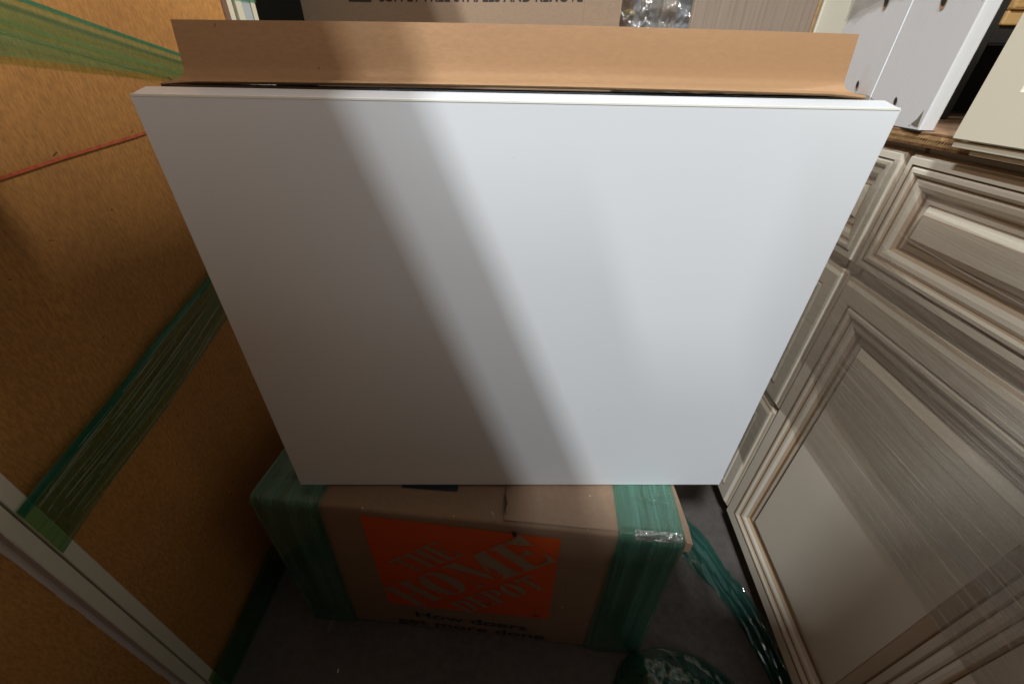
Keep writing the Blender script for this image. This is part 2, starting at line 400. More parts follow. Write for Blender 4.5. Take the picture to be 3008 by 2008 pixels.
# ================================================================== white wall cabinet in the middle
WA = math.atan2(.016, .668)
wc = empty('slab_door', (-.329, .393, .4068), WA, 'large blank white slab door standing upright on the kraft carton in the middle', 'door')
WW, WH, WD = .6685, .5237, .023
def slab():
    bm = bmesh.new(); bmesh.ops.create_cube(bm, size=1)
    for v_ in bm.verts:
        v_.co = Vector((WW*(v_.co.x+.5), WD*(v_.co.y+.5), WH*(v_.co.z+.5)))
        if v_.co.z > .1 and v_.co.y > .01: v_.co.z += .0058
    bmesh.ops.bevel(bm, geom=bm.edges[:], offset=.0011, segments=3, profile=.5, affect='EDGES')
    me = bpy.data.meshes.new('m'); bm.to_mesh(me); bm.free(); return me
obj('face_board', slab(), M['white'], wc)
part('edge_band', (.0015, WW-.0015, -.0004, .0030, WH-.0012, WH+.0009), M['white_edge'], wc, bev=.0004)

# dark glossy slab standing right behind
sl = empty('dark_mirror_panel', (-.310, .4185, .407), WA, 'thin dark glossy panel wedged behind the white panel, only its shiny top edge showing', 'panel')
part('glass_sheet', (.0, .58, .0005, .006, 0, .5305), M['black'], sl, bev=.001)
part('backing_board', (-.012, .63, .0062, .040, 0, .5314), M['black'], sl, bev=.001)
def filmfn(s, q):
    x = .40+.25*s; y = -.001+.030*q
    return (x, y, .5318+.002*noise.noise(Vector((x*60, y*60, 1)))+.001*math.sin(s*9)*(1-q)-.006*max(0, s-.93)*14)
obj('clear_film', sheet(60, 12, filmfn, (.3, .05)), M['film_clear2'], sl, smooth=True)

# ---- kraft corner protector
pr = empty('corner_protector', (-.319, .4245, .9374), .012, 'long kraft cardboard angle strip lying behind the top of the white panel', 'edge protector')
PW = .638
def protector():
    prof = [(-.002, .0025), (.000, .0008), (.006, .0004), (.015, .0012), (.025, .0030), (.031, .0055), (.0350, .0085), (.0368, .0125), (.0380, .020), (.0395, .032), (.0415, .044), (.0427, .0488)]
    th = .0024; n = 60; vs_ = []; fs = []
    k = len(prof)
    for i in range(n+1):
        x = PW*i/n; e_ = min(x, PW-x)
        sag = .0035*math.sin(math.pi*i/n)
        for side in (0, 1):
            for j, (y, z) in enumerate(prof):
                nx = prof[min(j+1, k-1)]; pv = prof[max(j-1, 0)]
                ty, tz = nx[0]-pv[0], nx[1]-pv[1]; l_ = math.hypot(ty, tz)
                oy, oz = (-tz/l_*th, ty/l_*th) if side == 0 else (0, 0)
                curl = 0
                if j < 3: curl = -.002*max(0, 1-e_/.03)
                wob = .0006*noise.noise(Vector((x*9, j*.4, 2)))
                xx = x + (0 if j < 6 else (.006 if x < PW/2 else -.006)*0)
                vs_.append((xx, y+oy+wob, z+oz+curl+sag*.55))
    def id_(i, s_, j): return (i*2+s_)*k+j
    for i in range(n):
        for j in range(k-1):
            fs.append((id_(i, 0, j), id_(i+1, 0, j), id_(i+1, 0, j+1), id_(i, 0, j+1)))
            fs.append((id_(i, 1, j), id_(i, 1, j+1), id_(i+1, 1, j+1), id_(i+1, 1, j)))
        for j in (0, k-1):
            fs.append((id_(i, 0, j), id_(i, 1, j), id_(i+1, 1, j), id_(i+1, 0, j)))
    for i in (0, n):
        for j in range(k-1):
            fs.append((id_(i, 0, j), id_(i, 0, j+1), id_(i, 1, j+1), id_(i, 1, j)))
    me = bpy.data.meshes.new('m'); me.from_pydata(vs_, [], fs)
    bm = bmesh.new(); bm.from_mesh(me); bmesh.ops.recalc_face_normals(bm, faces=bm.faces[:])
    bmesh.ops.split_edges(bm, edges=[e_ for e_ in bm.edges if e_.is_manifold and e_.calc_face_angle(0) > .8]); bm.to_mesh(me); bm.free()
    return me
o = obj('cardboard_angle', protector(), M['card_tan'], pr)
for p in o.data.polygons: p.use_smooth = True
cr = []
for i in range(40):
    x0 = .30+.43*i/40; x1 = .30+.43*(i+1)/40
obj('crease_line', sheet(30, 1, lambda s, q: (.21+.40*s, .0355-.0002, .0138+.0007*q+.0032*math.sin(math.pi*(.33+.6*s))), (.4, .01)), M['glaze_soft'], pr)

# ================================================================== printed carton at the bottom
HA = math.atan2(-.055, .668)
hb = empty('moving_carton', (-.405, .372, 0), HA, 'worn kraft moving carton with orange square logo, wrapped in green film', 'carton')
BW, BH, BD = .668, .402, .385
def carton_mesh():
    bm = bmesh.new(); bmesh.ops.create_cube(bm, size=1)
    for v_ in bm.verts: v_.co = Vector((BW*(v_.co.x+.5), BD*(v_.co.y+.5), BH*(v_.co.z+.5)))
    bmesh.ops.bevel(bm, geom=bm.edges[:], offset=.007, segments=3, profile=.5, affect='EDGES')
    for ax, n in ((0, 44), (1, 16), (2, 22)):
        for k in range(1, n):
            p = [0, 0, 0]; p[ax] = (BW, BD, BH)[ax]*k/n; nn = [0, 0, 0]; nn[ax] = 1
            bmesh.ops.bisect_plane(bm, geom=bm.verts[:]+bm.edges[:]+bm.faces[:], plane_co=p, plane_no=nn)
    for v_ in bm.verts:
        c_ = v_.co
        # soft bulge of the front and sag / crumple of the top front fold
        e_ = math.exp(-((c_.z-BH)/.05)**2)*math.exp(-((c_.y)/.05)**2)
        n1_ = noise.noise(Vector((c_.x*9, c_.y*9, c_.z*9))); n2_ = noise.noise(Vector((c_.x*38, c_.y*38, c_.z*38+5)))
        c_.z += e_*(.004*n1_+.0015*n2_)
        if c_.y < .02: c_.y += -.004*math.sin(math.pi*c_.z/BH)*math.sin(math.pi*c_.x/BW)+.0002*n1_
        # dent near the flap joint on top
        dd = math.hypot(c_.x-.40, (c_.y-.03)*1.2)
        c_.z -= .0045*math.exp(-(dd/.020)**2)*(1 if c_.z > BH*.9 else 0)
        c_.z -= .0015*(1 if (c_.x > .385 and c_.z > BH*.95) else 0)*(1 if c_.y < .2 else 0)
    me = bpy.data.meshes.new('m'); bm.to_mesh(me); bm.free(); return me
obj('box_body', carton_mesh(), M['card_old'], hb, smooth=True)
FY = -.0062   # front print plane (front bulges up to 4 mm)
def fp(x, z, o_=0): return (x, FY+.0012*math.cos(z*6)-o_, z)
def qsheet(c4, mat, name, o_, par, n=8):
    (ax, az), (bx, bz), (cx_, cz), (dx, dz) = c4   # tl, tr, br, bl
    def fn(s, q):
        x = (ax*(1-s)+bx*s)*(1-q)+(dx*(1-s)+cx_*s)*q; z = (az*(1-s)+bz*s)*(1-q)+(dz*(1-s)+cz*s)*q
        return (x, front_y(x, z)-o_, z)
    return obj(name, sheet(n, n, fn, (1, 1)), mat, par)
def front_y(x, z):
    n1_ = noise.noise(Vector((x*9, 0, z*9)))
    return -.004*math.sin(math.pi*z/BH)*math.sin(math.pi*x/BW)
qsheet([(.177, .3865), (.486, .3765), (.484, .112), (.181, .104)], M['orange'], 'orange_square', .0009, hb, 24)
# stencil letters drawn as polygons in unit boxes (width w, height 1)
LET = {
 'T': (.95, [[(.30, 0), (.66, 0), (.60, .07), (.60, .93), (.36, .93), (.36, .07)], [(.0, 1), (.30, 1), (.30, .92), (.12, .88), (.05, .70), (.0, .70)], [(.66, 1), (.95, 1), (.95, .70), (.90, .70), (.84, .88), (.66, .92)], [(.30, .94), (.66, .94), (.66, 1), (.30, 1)]]),
 'H': (1.05, [[(.0, 0), (.42, 0), (.42, .06), (.36, .09), (.36, .91), (.42, .94), (.42, 1), (0, 1), (0, .94), (.07, .91), (.07, .09), (0, .06)], [(.63, 0), (1.05, 0), (1.05, .06), (.98, .09), (.98, .91), (1.05, .94), (1.05, 1), (.63, 1), (.63, .94), (.69, .91), (.69, .09), (.63, .06)], [(.40, .46), (.65, .46), (.65, .54), (.40, .54)]]),
 'E': (.92, [[(.0, 0), (.45, 0), (.45, .06), (.37, .09), (.37, .91), (.45, .94), (.45, 1), (0, 1), (0, .94), (.07, .91), (.07, .09), (0, .06)], [(.49, 0), (.92, 0), (.92, .34), (.88, .34), (.78, .10), (.49, .06)], [(.49, 1), (.92, 1), (.92, .70), (.87, .70), (.78, .90), (.49, .94)], [(.40, .46), (.58, .46), (.66, .36), (.68, .36), (.68, .64), (.66, .64), (.58, .54), (.40, .54)]]),
 'P': (.90, [[(.0, 0), (.45, 0), (.45, .06), (.37, .09), (.37, .91), (.43, .94), (.43, 1), (0, 1), (0, .94), (.07, .91), (.07, .09), (0, .06)], [(.47, 1), (.68, .98), (.86, .88), (.90, .72), (.86, .56), (.68, .46), (.47, .43), (.47, .49), (.56, .54), (.60, .72), (.56, .90), (.47, .94)]]),
 'D': (1.0, [[(.0, 0), (.43, 0), (.43, .05), (.37, .08), (.37, .92), (.43, .95), (.43, 1), (0, 1), (0, .94), (.07, .91), (.07, .09), (0, .06)], [(.48, 1), (.74, .96), (.94, .78), (1.0, .5), (.94, .22), (.74, .04), (.48, 0), (.48, .06), (.60, .14), (.67, .5), (.60, .86), (.48, .94)]]),
 'O': (1.05, [[(.49, 1), (.49, .95), (.40, .86), (.36, .5), (.40, .14), (.49, .05), (.49, 0), (.27, .05), (.08, .22), (0, .5), (.08, .78), (.27, .95)], [(.56, 1), (.56, .95), (.65, .86), (.69, .5), (.65, .14), (.56, .05), (.56, 0), (.78, .05), (.97, .22), (1.05, .5), (.97, .78), (.78, .95)]]),
 'M': (1.45, [[(.0, 0), (.26, 0), (.26, .05), (.18, .08), (.18, .85), (.14, .9), (.14, .08), (0, .05)], [(.0, 1), (.42, 1), (.74, .30), (.66, .06), (.22, .82), (.10, .94), (0, .95)], [(.88, 0), (1.45, 0), (1.45, .06), (1.37, .09), (1.37, .91), (1.45, .94), (1.45, 1), (1.05, 1), (.79, .40), (.83, .30), (.98, .62), (.98, .09), (.88, .06)]]),
}
def word(s, p0, p1, hvec, gap=.10):
    """letters between baseline points p0 p1, height vector hvec; returns polygon list (x,z)"""
    tot = sum(LET[c_][0] for c_ in s)+gap*(len(s)-1); out = []; cur = 0
    dx, dz = (p1[0]-p0[0])/tot, (p1[1]-p0[1])/tot
    for c_ in s:
        for pl in LET[c_][1]:
            out.append([(p0[0]+(cur+a_)*dx+b_*hvec[0], p0[1]+(cur+a_)*dz+b_*hvec[1]) for a_, b_ in pl])
        cur += LET[c_][0]+gap
    return out
def letters(s, p0, p1, hv, name):
    pl = word(s, p0, p1, hv)
    obj(name, polys([[(x, front_y(x, z)-.0021, z) for x, z in p] for p in pl]), M['card_letter'], hb)
letters('THE', (.245, .2335), (.335, .309), (-.043, .030), 'lettering_the')
letters('HOME', (.236, .107), (.484, .318), (-.060, .056), 'lettering_home')
letters('DEPOT', (.333, .104), (.478, .236), (-.0345, .033), 'lettering_depot')
pl = [[(.4235, .381), (.404, .353), (.4255, .352), (.445, .355)]]
obj('logo_roof_notch', polys([[(x, front_y(x, z)-.0023, z) for x, z in p] for p in pl]), M['card_letter'], hb)
def slogan(s, x0, x1, z, h, tilt, name, par=hb, mat=M['navy'], off=.0014, bold=.012, yf=front_y):
    me = text_mesh(s, 1.0, 1.0, bold)
    xs = [v_.co.x for v_ in me.vertices]; a_, b_ = min(xs), max(xs)
    for v_ in me.vertices:
        q = (v_.co.x-a_)/(b_-a_); x = x0+(x1-x0)*q; zz = z+tilt*q+v_.co.z*h
        v_.co = Vector((x, yf(x, zz)-off, zz))
    return obj(name, me, mat, par)
slogan('How doers', .228, .447, .057, .035, -.008, 'slogan_line')
slogan('get more done', .186, .483, .021, .035, -.006, 'slogan_line')
slogan('\u00ae', .455, .468, .119, .012, 0, 'registered_mark', mat=M['ink'], bold=0)
# dark blue printed strips on the top flaps
def topq(pts, mat, name, z=BH+.0012):
    obj(name, polys([[(x, y, z) for x, y in pts]]), mat, hb)
def w2l(x, y):
    dx, dy = x+.405, y-.372; c_, s_ = math.cos(-HA), math.sin(-HA)
    return (dx*c_-dy*s_, dx*s_+dy*c_)
topq([w2l(-.170, .3945), w2l(-.081, .3895), w2l(-.081, .46), w2l(-.19, .46)], M['card_dark'], 'printed_strip')
topq([w2l(-.392, .409), w2l(-.30, .402), w2l(-.30, .415), w2l(-.377, .422), w2l(-.377, .465), w2l(-.392, .47)], M['card_dark'], 'printed_strip')
# torn flap joint, little tears, holes
topq([(.396, .045), (.3975, .045), (.402, .032), (.400, .021), (.4035, .010), (.3985, .020), (.3985, .032)], M['ink'], 'cardboard_tear')
topq([(.378, .014), (.384, .006), (.383, .013), (.379, .0165)], M['glaze_soft'], 'cardboard_tear')
tear = [(.4115, .384), (.4175, .386), (.4195, .378), (.4165, .372), (.413, .3765)]
obj('cardboard_tear', polys([[(x, front_y(x, z)-.0025, z) for x, z in tear]]), M['ink'], hb)
# flap layer: second sheet of cardboard on the right half of the top (folded flap)
def flapfn(s, q):
    x = .399+.262*s; y = .004+.30*q
    jag = .004*noise.noise(Vector((q*14, 0, 1))) if s == 0 else 0
    return (x+jag, y, BH+.0008+.0006*noise.noise(Vector((x*30, y*30, 0))))
obj('top_flap', sheet(20, 16, flapfn, (.2, .3)), M['card_old'], hb, smooth=True)
# torn raw corner at right: layered kraft lips
rc = [(.661, 0), (.669, 0), (.6705, .02), (.669, .045), (.667, .08), (.665, .11), (.663, .15), (.661, .20)]
lipf = []
for i in range(1, len(rc)-1):
    a_, b_ = rc[i], rc[i+1]
    lipf.append([(.661, a_[1], BH+.0016), (a_[0], a_[1], BH+.0010), (b_[0], b_[1], BH+.0010), (.661, b_[1], BH+.0016)])
lipf.append([(.661, -.0045, BH+.0012), (.6700, -.005, BH-.0005), (.6705, .02, BH+.0010), (.661, .02, BH+.0016)])
lipf.append([(.661, -.0055, BH-.020), (.670, -.0055, BH-.018), (.6700, -.005, BH-.0005), (.661, -.0045, BH+.0012)])
obj('torn_corner', polys(lipf), M['card_old'], hb)

# green wrap on the carton: right band (over top, fold and front) and left band
def wrap_band(xl_top, xr_top, xl_bot, xr_bot, name, seed, mat, z1=BH, off=.0026, ybk=.30, lift=0.0):
    Ltop = ybk; Lf = z1
    def fn(s, q):
        d = q*(Ltop+Lf)
        if d < Ltop:
            y = ybk-d; f_ = 0; z = z1+off
        else:
            y = -off-.0005; f_ = (d-Ltop)/Lf; z = z1-(d-Ltop)
        x = (xl_top*(1-f_)+xl_bot*f_)*(1-s)+(xr_top*(1-f_)+xr_bot*f_)*s
        n_ = noise.noise(Vector((x*45+seed, d*5, seed)))*.0011+noise.noise(Vector((x*12, d*14, seed)))*.0012
        if d < Ltop:
            z += abs(n_)+lift; r_ = max(0, .010-y)
            z -= r_*r_*30
        else:
            y = front_y(x, z)-off-abs(n_)*1.3-.0006
            if z > BH-.012: y += (z-(BH-.012))**2*24
        return (x, y, max(.001, z))
    return obj(name, sheet(46, 100, fn, (.12, .70)), mat, hb, smooth=True)
def swapuv(o_):
    for l_ in o_.data.uv_layers[0].data: l_.uv = (l_.uv[1], l_.uv[0])
for args in ((.566, .661, .562, .668, 'stretch_wrap', 3, M['film_green']), (.570, .655, .574, .662, 'stretch_wrap', 11, M['film_green'], BH, .0046),
             (.004, .117, .004, .098, 'stretch_wrap', 5, M['film_green']), (.006, .112, .006, .092, 'stretch_wrap', 21, M['film_green'], BH, .0046)):
    swapuv(wrap_band(*args))
# shiny clear tape pieces on the right top and fold
tape, tnt, tb = newmat('clear_shiny_tape')
tb.inputs['Base Color'].default_value = (.8, .85, .82, 1); tb.inputs['Roughness'].default_value = .06; tb.inputs['Alpha'].default_value = .16
tb.inputs['Specular IOR Level'].default_value = 1.0
bump(tnt, tb, tex(tnt, coords(tnt), 70, 4), 1.0, .004)
def foldtape(s, q):
    x = .590+.066*s; a_ = q*1.5
    r_ = .0105; cy, cz = .0060, BH-.0045
    n_ = .0022*noise.noise(Vector((x*90, q*5, 4)))+.001*noise.noise(Vector((x*260, q*2, 4)))
    return (x, cy-(r_+n_)*math.sin(a_), cz+(r_+n_)*math.cos(a_))
obj('clear_tape', sheet(50, 14, foldtape, (.07, .02)), M['film_tape'], hb, smooth=True)
def toptape(s, q):
    x = .592+.058*s; y = .060+.0018*q-.010*s+.0
    return (x, y, BH+.0085+.0010*math.sin(q*6.3)+.0006*noise.noise(Vector((x*200, 0, 0))))
obj('clear_tape', sheet(30, 6, toptape, (.07, .02)), M['film_tape'], hb, smooth=True)
obj('clear_tape', sheet(30, 6, lambda s, q: (.618+.036*s, .062+.0012*q+.008*s, BH+.0085+.0008*math.sin(q*6.3)), (.07, .02)), M['film_tape'], hb, smooth=True)

# ================================================================== loose green film on the floor
SL = [(.30, .60), (.36, .55), (.417, .508), (.439, .463), (.462, .436), (.478, .400), (.492, .350), (.500, .300), (.505, .25), (.51, .18)]
SR = [(.40, .70), (.43, .65), (.465, .597), (.491, .546), (.504, .483), (.520, .451), (.536, .407), (.545, .358), (.548, .321), (.55, .28)]
def loose(s, q):
    a_ = interp(SL, q); b_ = interp(SR, q)
    x = a_[0]*(1-s)+b_[0]*s; y = a_[1]*(1-s)+b_[1]*s
    z = .003+.0045*abs(noise.noise(Vector((s*4+q*2, q*9, 1))))+.012*math.exp(-((s-.97)/.06)**2)*(1+noise.noise(Vector((q*20, 0, 0))))*.6+.0012*math.sin(s*18+q*5)
    return (x, y, max(.002, z))
o = obj('green_film_strip', sheet(40, 120, loose, (.1, .5)), M['film_green_loose'], None, smooth=True); swapuv(o)
tag(o, 'flat strip of translucent green film trailing on the floor between carton and cream cabinet', 'plastic film')
def bundle(layer):
    def fn(s, q):
        ang = s*math.pi*1.02-.02; rad = q
        cx_, cy_ = .345, .205
        rx, ry = .135, .118
        x = cx_+rx*(1-.10*layer)*rad*math.cos(ang+.25*layer)*1.0-.02*rad; y = cy_+ry*(1-.06*layer)*rad*math.sin(ang)-.012*(x-cx_)/.13
        h = .030+.022*layer
        n_ = noise.noise(Vector((x*26, y*26, layer*5)))*.016+noise.noise(Vector((x*85+3, y*40, layer)))*.007
        rid = .012*math.exp(-((y-(.245-.45*(x-.30)))/.010)**2)
        z = .005+h*math.sqrt(max(0, 1-rad**2))+n_*(1-rad**4)+rid*(1-rad)
        return (x, y, max(.0015*(layer+1), z))
    return sheet(90, 46, fn, (.5, .14))
t = empty('green_film_bundle', (0, 0, 0), 0, 'crumpled heap of glossy green stretch film on the floor at the bottom edge', 'plastic film')
for k in range(3): obj('crumpled_film', bundle(k), M['film_green_loose'], t, smooth=True)
# white chip and small pale scraps on the floor
ch = []
for i in range(7):
    a_ = 2.2+i*.35; r1, r2 = .0040, .0028-.0002*i
    ch.append((math.cos(a_), math.sin(a_)))
cf = [[(-.316+.0042*ch[i][0], .278+.0042*ch[i][1], .003), (-.316+.0024*ch[i][0]+.0008, .278+.0024*ch[i][1], .0035), (-.316+.0024*ch[i+1][0]+.0008, .278+.0024*ch[i+1][1], .0035), (-.316+.0042*ch[i+1][0], .278+.0042*ch[i+1][1], .003)] for i in range(6)]
tag(obj('foam_chip', polys(cf), M['white'], None), 'tiny curved white chip lying on the dark floor below the carton', 'debris')

# ================================================================== glazed base cabinets (right)
RU = Vector((-.09, -1)).normalized()
RA = math.atan2(RU.y, RU.x)        # local +X runs towards the camera, local -Y faces the aisle?
DP = [(0, -.020, 0), (0, -.0075, 0), (.003, -.005, 2), (.0042, -.005, 0), (.0085, .0, 0), (.032, .0, 0), (.0328, -.0026, 1), (.0345, -.0026, 1),
      (.037, .0006, 0), (.041, .0010, 0), (.045, -.0010, 0), (.0468, -.0035, 2), (.0485, -.0045, 1), (.0515, -.0035, 0), (.056, -.0042, 0), (.0605, -.0075, 0),
      (.0635, -.0120, 2), (.066, -.0145, 1), (.068, -.0145, 2), (.076, -.0145, 0), (.0775, -.0145, 1), (.0785, -.0135, 2), (.088, -.0050, 0), (.0895, -.0045, 2), (.092, -.0045, 0)]
def scaled(prof, k, cap=None): return [(d*k, o_, mi) for d, o_, mi in prof]
DRP = [(0, -.020, 0), (0, -.0075, 0), (.0020, -.005, 2), (.0030, -.005, 0), (.0050, .0, 0), (.0125, .0, 0), (.0132, -.0026, 1), (.0146, -.0026, 1),
       (.0165, .0006, 0), (.0205, .0010, 0), (.0235, -.0010, 0), (.0248, -.0035, 2), (.0260, -.0045, 1), (.0290, -.0035, 0), (.0340, -.0042, 0), (.0390, -.0075, 0),
       (.0420, -.0120, 2), (.0440, -.0145, 1), (.0455, -.0145, 2), (.0520, -.0145, 0), (.0530, -.0145, 1), (.0540, -.0135, 2), (.0620, -.0050, 0), (.0635, -.0045, 2), (.0650, -.0045, 0)]
MATS = [M['cream'], M['glaze'], M['glaze_soft']]
def front(name, u0, z0, W_, H_, prof, parent):
    me = ringpanel(W_, H_, prof)
    o_ = obj(name, me, MATS, parent); o_.location = (u0, 0, z0)
    return o_
# local frame: +X towards the camera along the row, +Z up, front faces local -Y  => need world face normal (-x)
def cab_root(u, name, label):
    P = Vector((.506, .565))+RU*u
    # rotate so that local X = RU ; local Y = perpendicular ; we want -Y pointing to -world x
    return empty(name, (P.x, P.y, 0), RA, label, 'cabinet', 'cream glazed base cabinets in film')
# local Y axis for rotation RA is RU rotated +90deg: RU=(-.09,-1)-> (1,-.09): points to +x. so local -Y faces -x. good
c1 = cab_root(0, 'base_cabinet', 'cream glazed base cabinet with one drawer over one raised panel door')
CWd = .450
part('carcass', (0.002, CWd+.006, .042, .60, .11, .882), M['cream'], c1, bev=.001)
part('face_frame', (0.001, CWd+.006, .0205, .0415, .1102, .8835), M['cream'], c1, bev=.001)
part('toe_kick', (.002, CWd+.006, .075, .09, 0, .1098), M['toe'], c1)
dr = front('drawer_front', 0, .722, CWd-.004, .1545, DRP, c1)
do = front('door', 0, .113, CWd-.004, .591, DP, c1)
c2 = cab_root(-.465, 'base_cabinet', 'farther cream glazed base cabinet of three drawers, mostly behind the white panel')
part('carcass', (0.0, .460, .042, .60, .11, .882), M['cream'], c2, bev=.001)
part('face_frame', (0.0, .459, .0205, .0415, .1102, .8835), M['cream'], c2, bev=.001)
part('toe_kick', (.0, .460, .075, .09, 0, .1098), M['toe'], c2)
front('drawer_front', .006, .722, .452, .1545, DRP, c2)
front('drawer_front', .006, .427, .452, .279, DP, c2)
front('drawer_front', .006, .116, .452, .295, DP, c2)

# clear film round both cabinets
def filmwrap(root, u0, u1, ztop, zbot, seed, nu=110, nv=60, crink=.0007, mat='film_clear'):
    def fn(s, q):
        u = u0+(u1-u0)*s; za, zb = interp(ztop, s)[0], interp(zbot, s)[0]
        z = za*(1-q)+zb*q
        n_ = noise.noise(Vector((u*7+seed, z*60, seed)))*crink+noise.noise(Vector((u*70, z*9, seed)))*crink*max(0, 1-(u-u0)/.07)*2.2
        return (u, -.0028-abs(n_), z)
    return obj('clear_wrap', sheet(nu, nv, fn, (u1-u0, .4)), M[mat], root, smooth=True)
filmwrap(c1, -.001, .456, [(.862,), (.842,), (.836,), (.832,), (.828,), (.822,), (.818,)], [(.442,), (.450,), (.452,), (.454,), (.456,), (.458,), (.458,)], 2)
filmwrap(c1, .000, .456, [(.78,), (.74,), (.72,), (.71,), (.70,)], [(.56,), (.53,), (.52,), (.53,), (.54,)], 12)
filmwrap(c2, .0, .460, [(.842,), (.846,), (.850,), (.866,)], [(.33,), (.31,), (.30,), (.262,)], 6, mat='film_clear2')
# cross crinkles at the farther cabinet's near edge
for k in range(34):
    z = .30+k*.0165+random.uniform(-.003, .003); l_ = .018+random.random()*.03
    me = sheet(6, 1, lambda s, q: (.460-l_*(1-s), -.0042-.0006*math.sin(s*3), z+.006*s*s+(.0005+.0003*math.sin(k))*q), (.03, .001))
    obj('film_crinkle', me, M['film_strand'], c2)

# ================================================================== plywood shelf board on the cabinets
def r2w(u, d, z):
    P = Vector((.506, .565))+RU*u; Nn = Vector((1, -.09)).normalized()
    return Vector((P.x+Nn.x*d, P.y+Nn.y*d, z))
pl_ = empty('plywood_board', tuple(r2w(-.75, 0, .8845)), RA, 'rough plywood board with layered edge lying on the cream cabinets', 'board')
layers = [(0, .0028, 'ply_edge_b'), (.0028, .0062, 'ply_edge_a'), (.0062, .0090, 'ply_edge_b'), (.0090, .0128, 'ply_edge_a'), (.0128, .0142, 'ply_edge_b'), (.0142, .0158, 'ply')]
for k, (a_, b_, mn) in enumerate(layers):
    def fnl(a_=a_, b_=b_, k=k):
        n = 150; vs_ = []; fs = []
        for i in range(n+1):
            x = 1.35*i/n; r_ = .0016*noise.noise(Vector((x*60, k*3.3, 0)))+.0011*noise.noise(Vector((x*190, k*2, 5)))
            wv = .0011*noise.noise(Vector((x*25, k*1.7, 9))) if 0 < k < 5 else 0
            vs_ += [(x, -.004+r_, a_), (x, -.004+r_*.6, b_), (x, .62, b_), (x, .62, a_)]
        for i in range(n):
            o0 = i*4
            for q in range(4): fs.append((o0+q, o0+4+q, o0+4+(q+1) % 4, o0+(q+1) % 4))
        me = bpy.data.meshes.new('m'); me.from_pydata(vs_, [], fs); me.update()
        bm = bmesh.new(); bm.from_mesh(me); bmesh.ops.recalc_face_normals(bm, faces=bm.faces[:]); bm.to_mesh(me); bm.free()
        return me
    obj('wood_layer', fnl(), M[mn], pl_)
PZ = .9005
# ---- herringbone chips of the torn edge
chips = []
for i in range(130):
    x = .70+i*.0042; z = .0045+.0008*math.sin(i)
    chips.append([(x, -.0062, z), (x+.0016, -.0066, z), (x+.0050, -.0060, z+.0062), (x+.0034, -.0056, z+.0062)])
o = obj('torn_veneer_fibres', polys(chips), M['ply_edge_a'], pl_); o['kind'] = 'stuff'

# ================================================================== old white board standing on the plywood
BA = math.atan2(.975, .22)
wb = empty('white_board', (.497, .560, PZ), BA, 'old stained white painted board with screw holes standing on the plywood', 'board')
part('plank', (0, .1495, -.016, 0, .0, .42), M['oldwhite'], wb, bev=.0012)
part('plank', (.1508, .345, -.0165, -.0006, .0, .42), M['oldwhite'], wb, bev=.0012)
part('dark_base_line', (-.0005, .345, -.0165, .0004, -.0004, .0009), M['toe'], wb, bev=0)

def hole(lx, lz, r_):
    sh = lambda k, f: (lx+r_*f*math.cos(k*.524)+r_*.5*math.sin(k*.524)*f, lz+r_*f*1.25*math.sin(k*.524))
    ring = []
    for k in range(12):
        x, z_ = sh(k, 1+.3*random.random()); ring.append((x, .0010, z_))
    obj('hole', polys([ring]), M['toe'], wb)
    ring = []
    for k in range(12):
        x, z_ = sh(k, 1.05+.45*random.random()); ring.append((x-.0004, .0007, z_-r_*.45))
    obj('chipped_paint_rim', polys([ring]), M['card_tan'], wb)
for hx, hz, hr in ((.078, .0285, .0032), (.205, .0455, .0035), (.076, .134, .0050), (.224, .151, .0055)): hole(hx, hz, hr)
gs = [(.004, .004), (.020, .006), (.013, .012), (.008, .022), (.006, .012)]
obj('dark_gash', polys([[(x, .0006, z_) for x, z_ in gs]]), M['ink_grey'], wb)
obj('loose_film', sheet(30, 12, lambda s_, q: (.10+.245*s_, .003+.004*noise.noise(Vector((s_*7, q*5, 1))), .147+.012*math.sin(s_*2.6+.3)-.014*s_+.11*q), (.25, .1)), M['film_clear2'], wb, smooth=True)
obj('paint_seam', box(.1494, .1506, -.0005, .0008, .004, .42), M['white'], wb)

# ================================================================== cream cabinet front overhanging at the far right
cw = empty('wall_cabinet', tuple(r2w(.077, -.004, .8955)), RA, 'plain cream cabinet with recessed panel on the plywood at the far right edge', 'cabinet')
part('carcass', (.006, .40, .0, .30, .006, .45), M['ivory'], cw, bev=.002)
FR = [(0, -.010, 0), (0, .0, 0), (.0015, .002, 0), (.045, .002, 0), (.0465, .0005, 0), (.052, -.004, 0), (.0535, -.008, 1), (.056, -.009, 0)]
me = ringpanel(.44, .44, FR); o = obj('door', me, [M['ivory'], M['glaze_soft']], cw); o.location = (0, -.018, .004)
part('bottom_rail', (.001, .44, -.0165, -.001, -.0035, .0028), M['ivory'], cw, bev=.001)
part('bottom_rail', (.022, .44, -.0125, .01, -.0085, -.0042), M['ivory'], cw, bev=.001)

# ================================================================== dark open cabinet with pine rail (upper right)
dk = empty('open_cabinet', (.70, .76, PZ), 0, 'black open-fronted cabinet under a pine rail behind the white board', 'cabinet')
part('back_panel', (0, .9, .25, .262, 0, .5), M['dark'], dk)
part('side_panel', (.0, .012, .0, .2498, 0, .5), M['dark'], dk)
part('side_panel', (.888, .9, .0, .2498, 0, .5), M['dark'], dk)
part('top_panel', (.0122, .8878,   .03, .2498, .13, .145), M['dark'], dk)
part('pine_rail', (.0122, .8878, -.004, .028, .122, .139), M['pine'], dk, bev=.002)
part('pine_rail', (.0122, .8878, -.008, .028, .1395, .19), M['pine'], dk, bev=.003)
part('steel_strip', (.0122, .8878, -.0015, .012, .098, .1005), M['black'], dk, bev=.0008)
part('dark_apron', (.0122, .8878, .0, .012, .101, .1216), M['dark'], dk, bev=.0008)

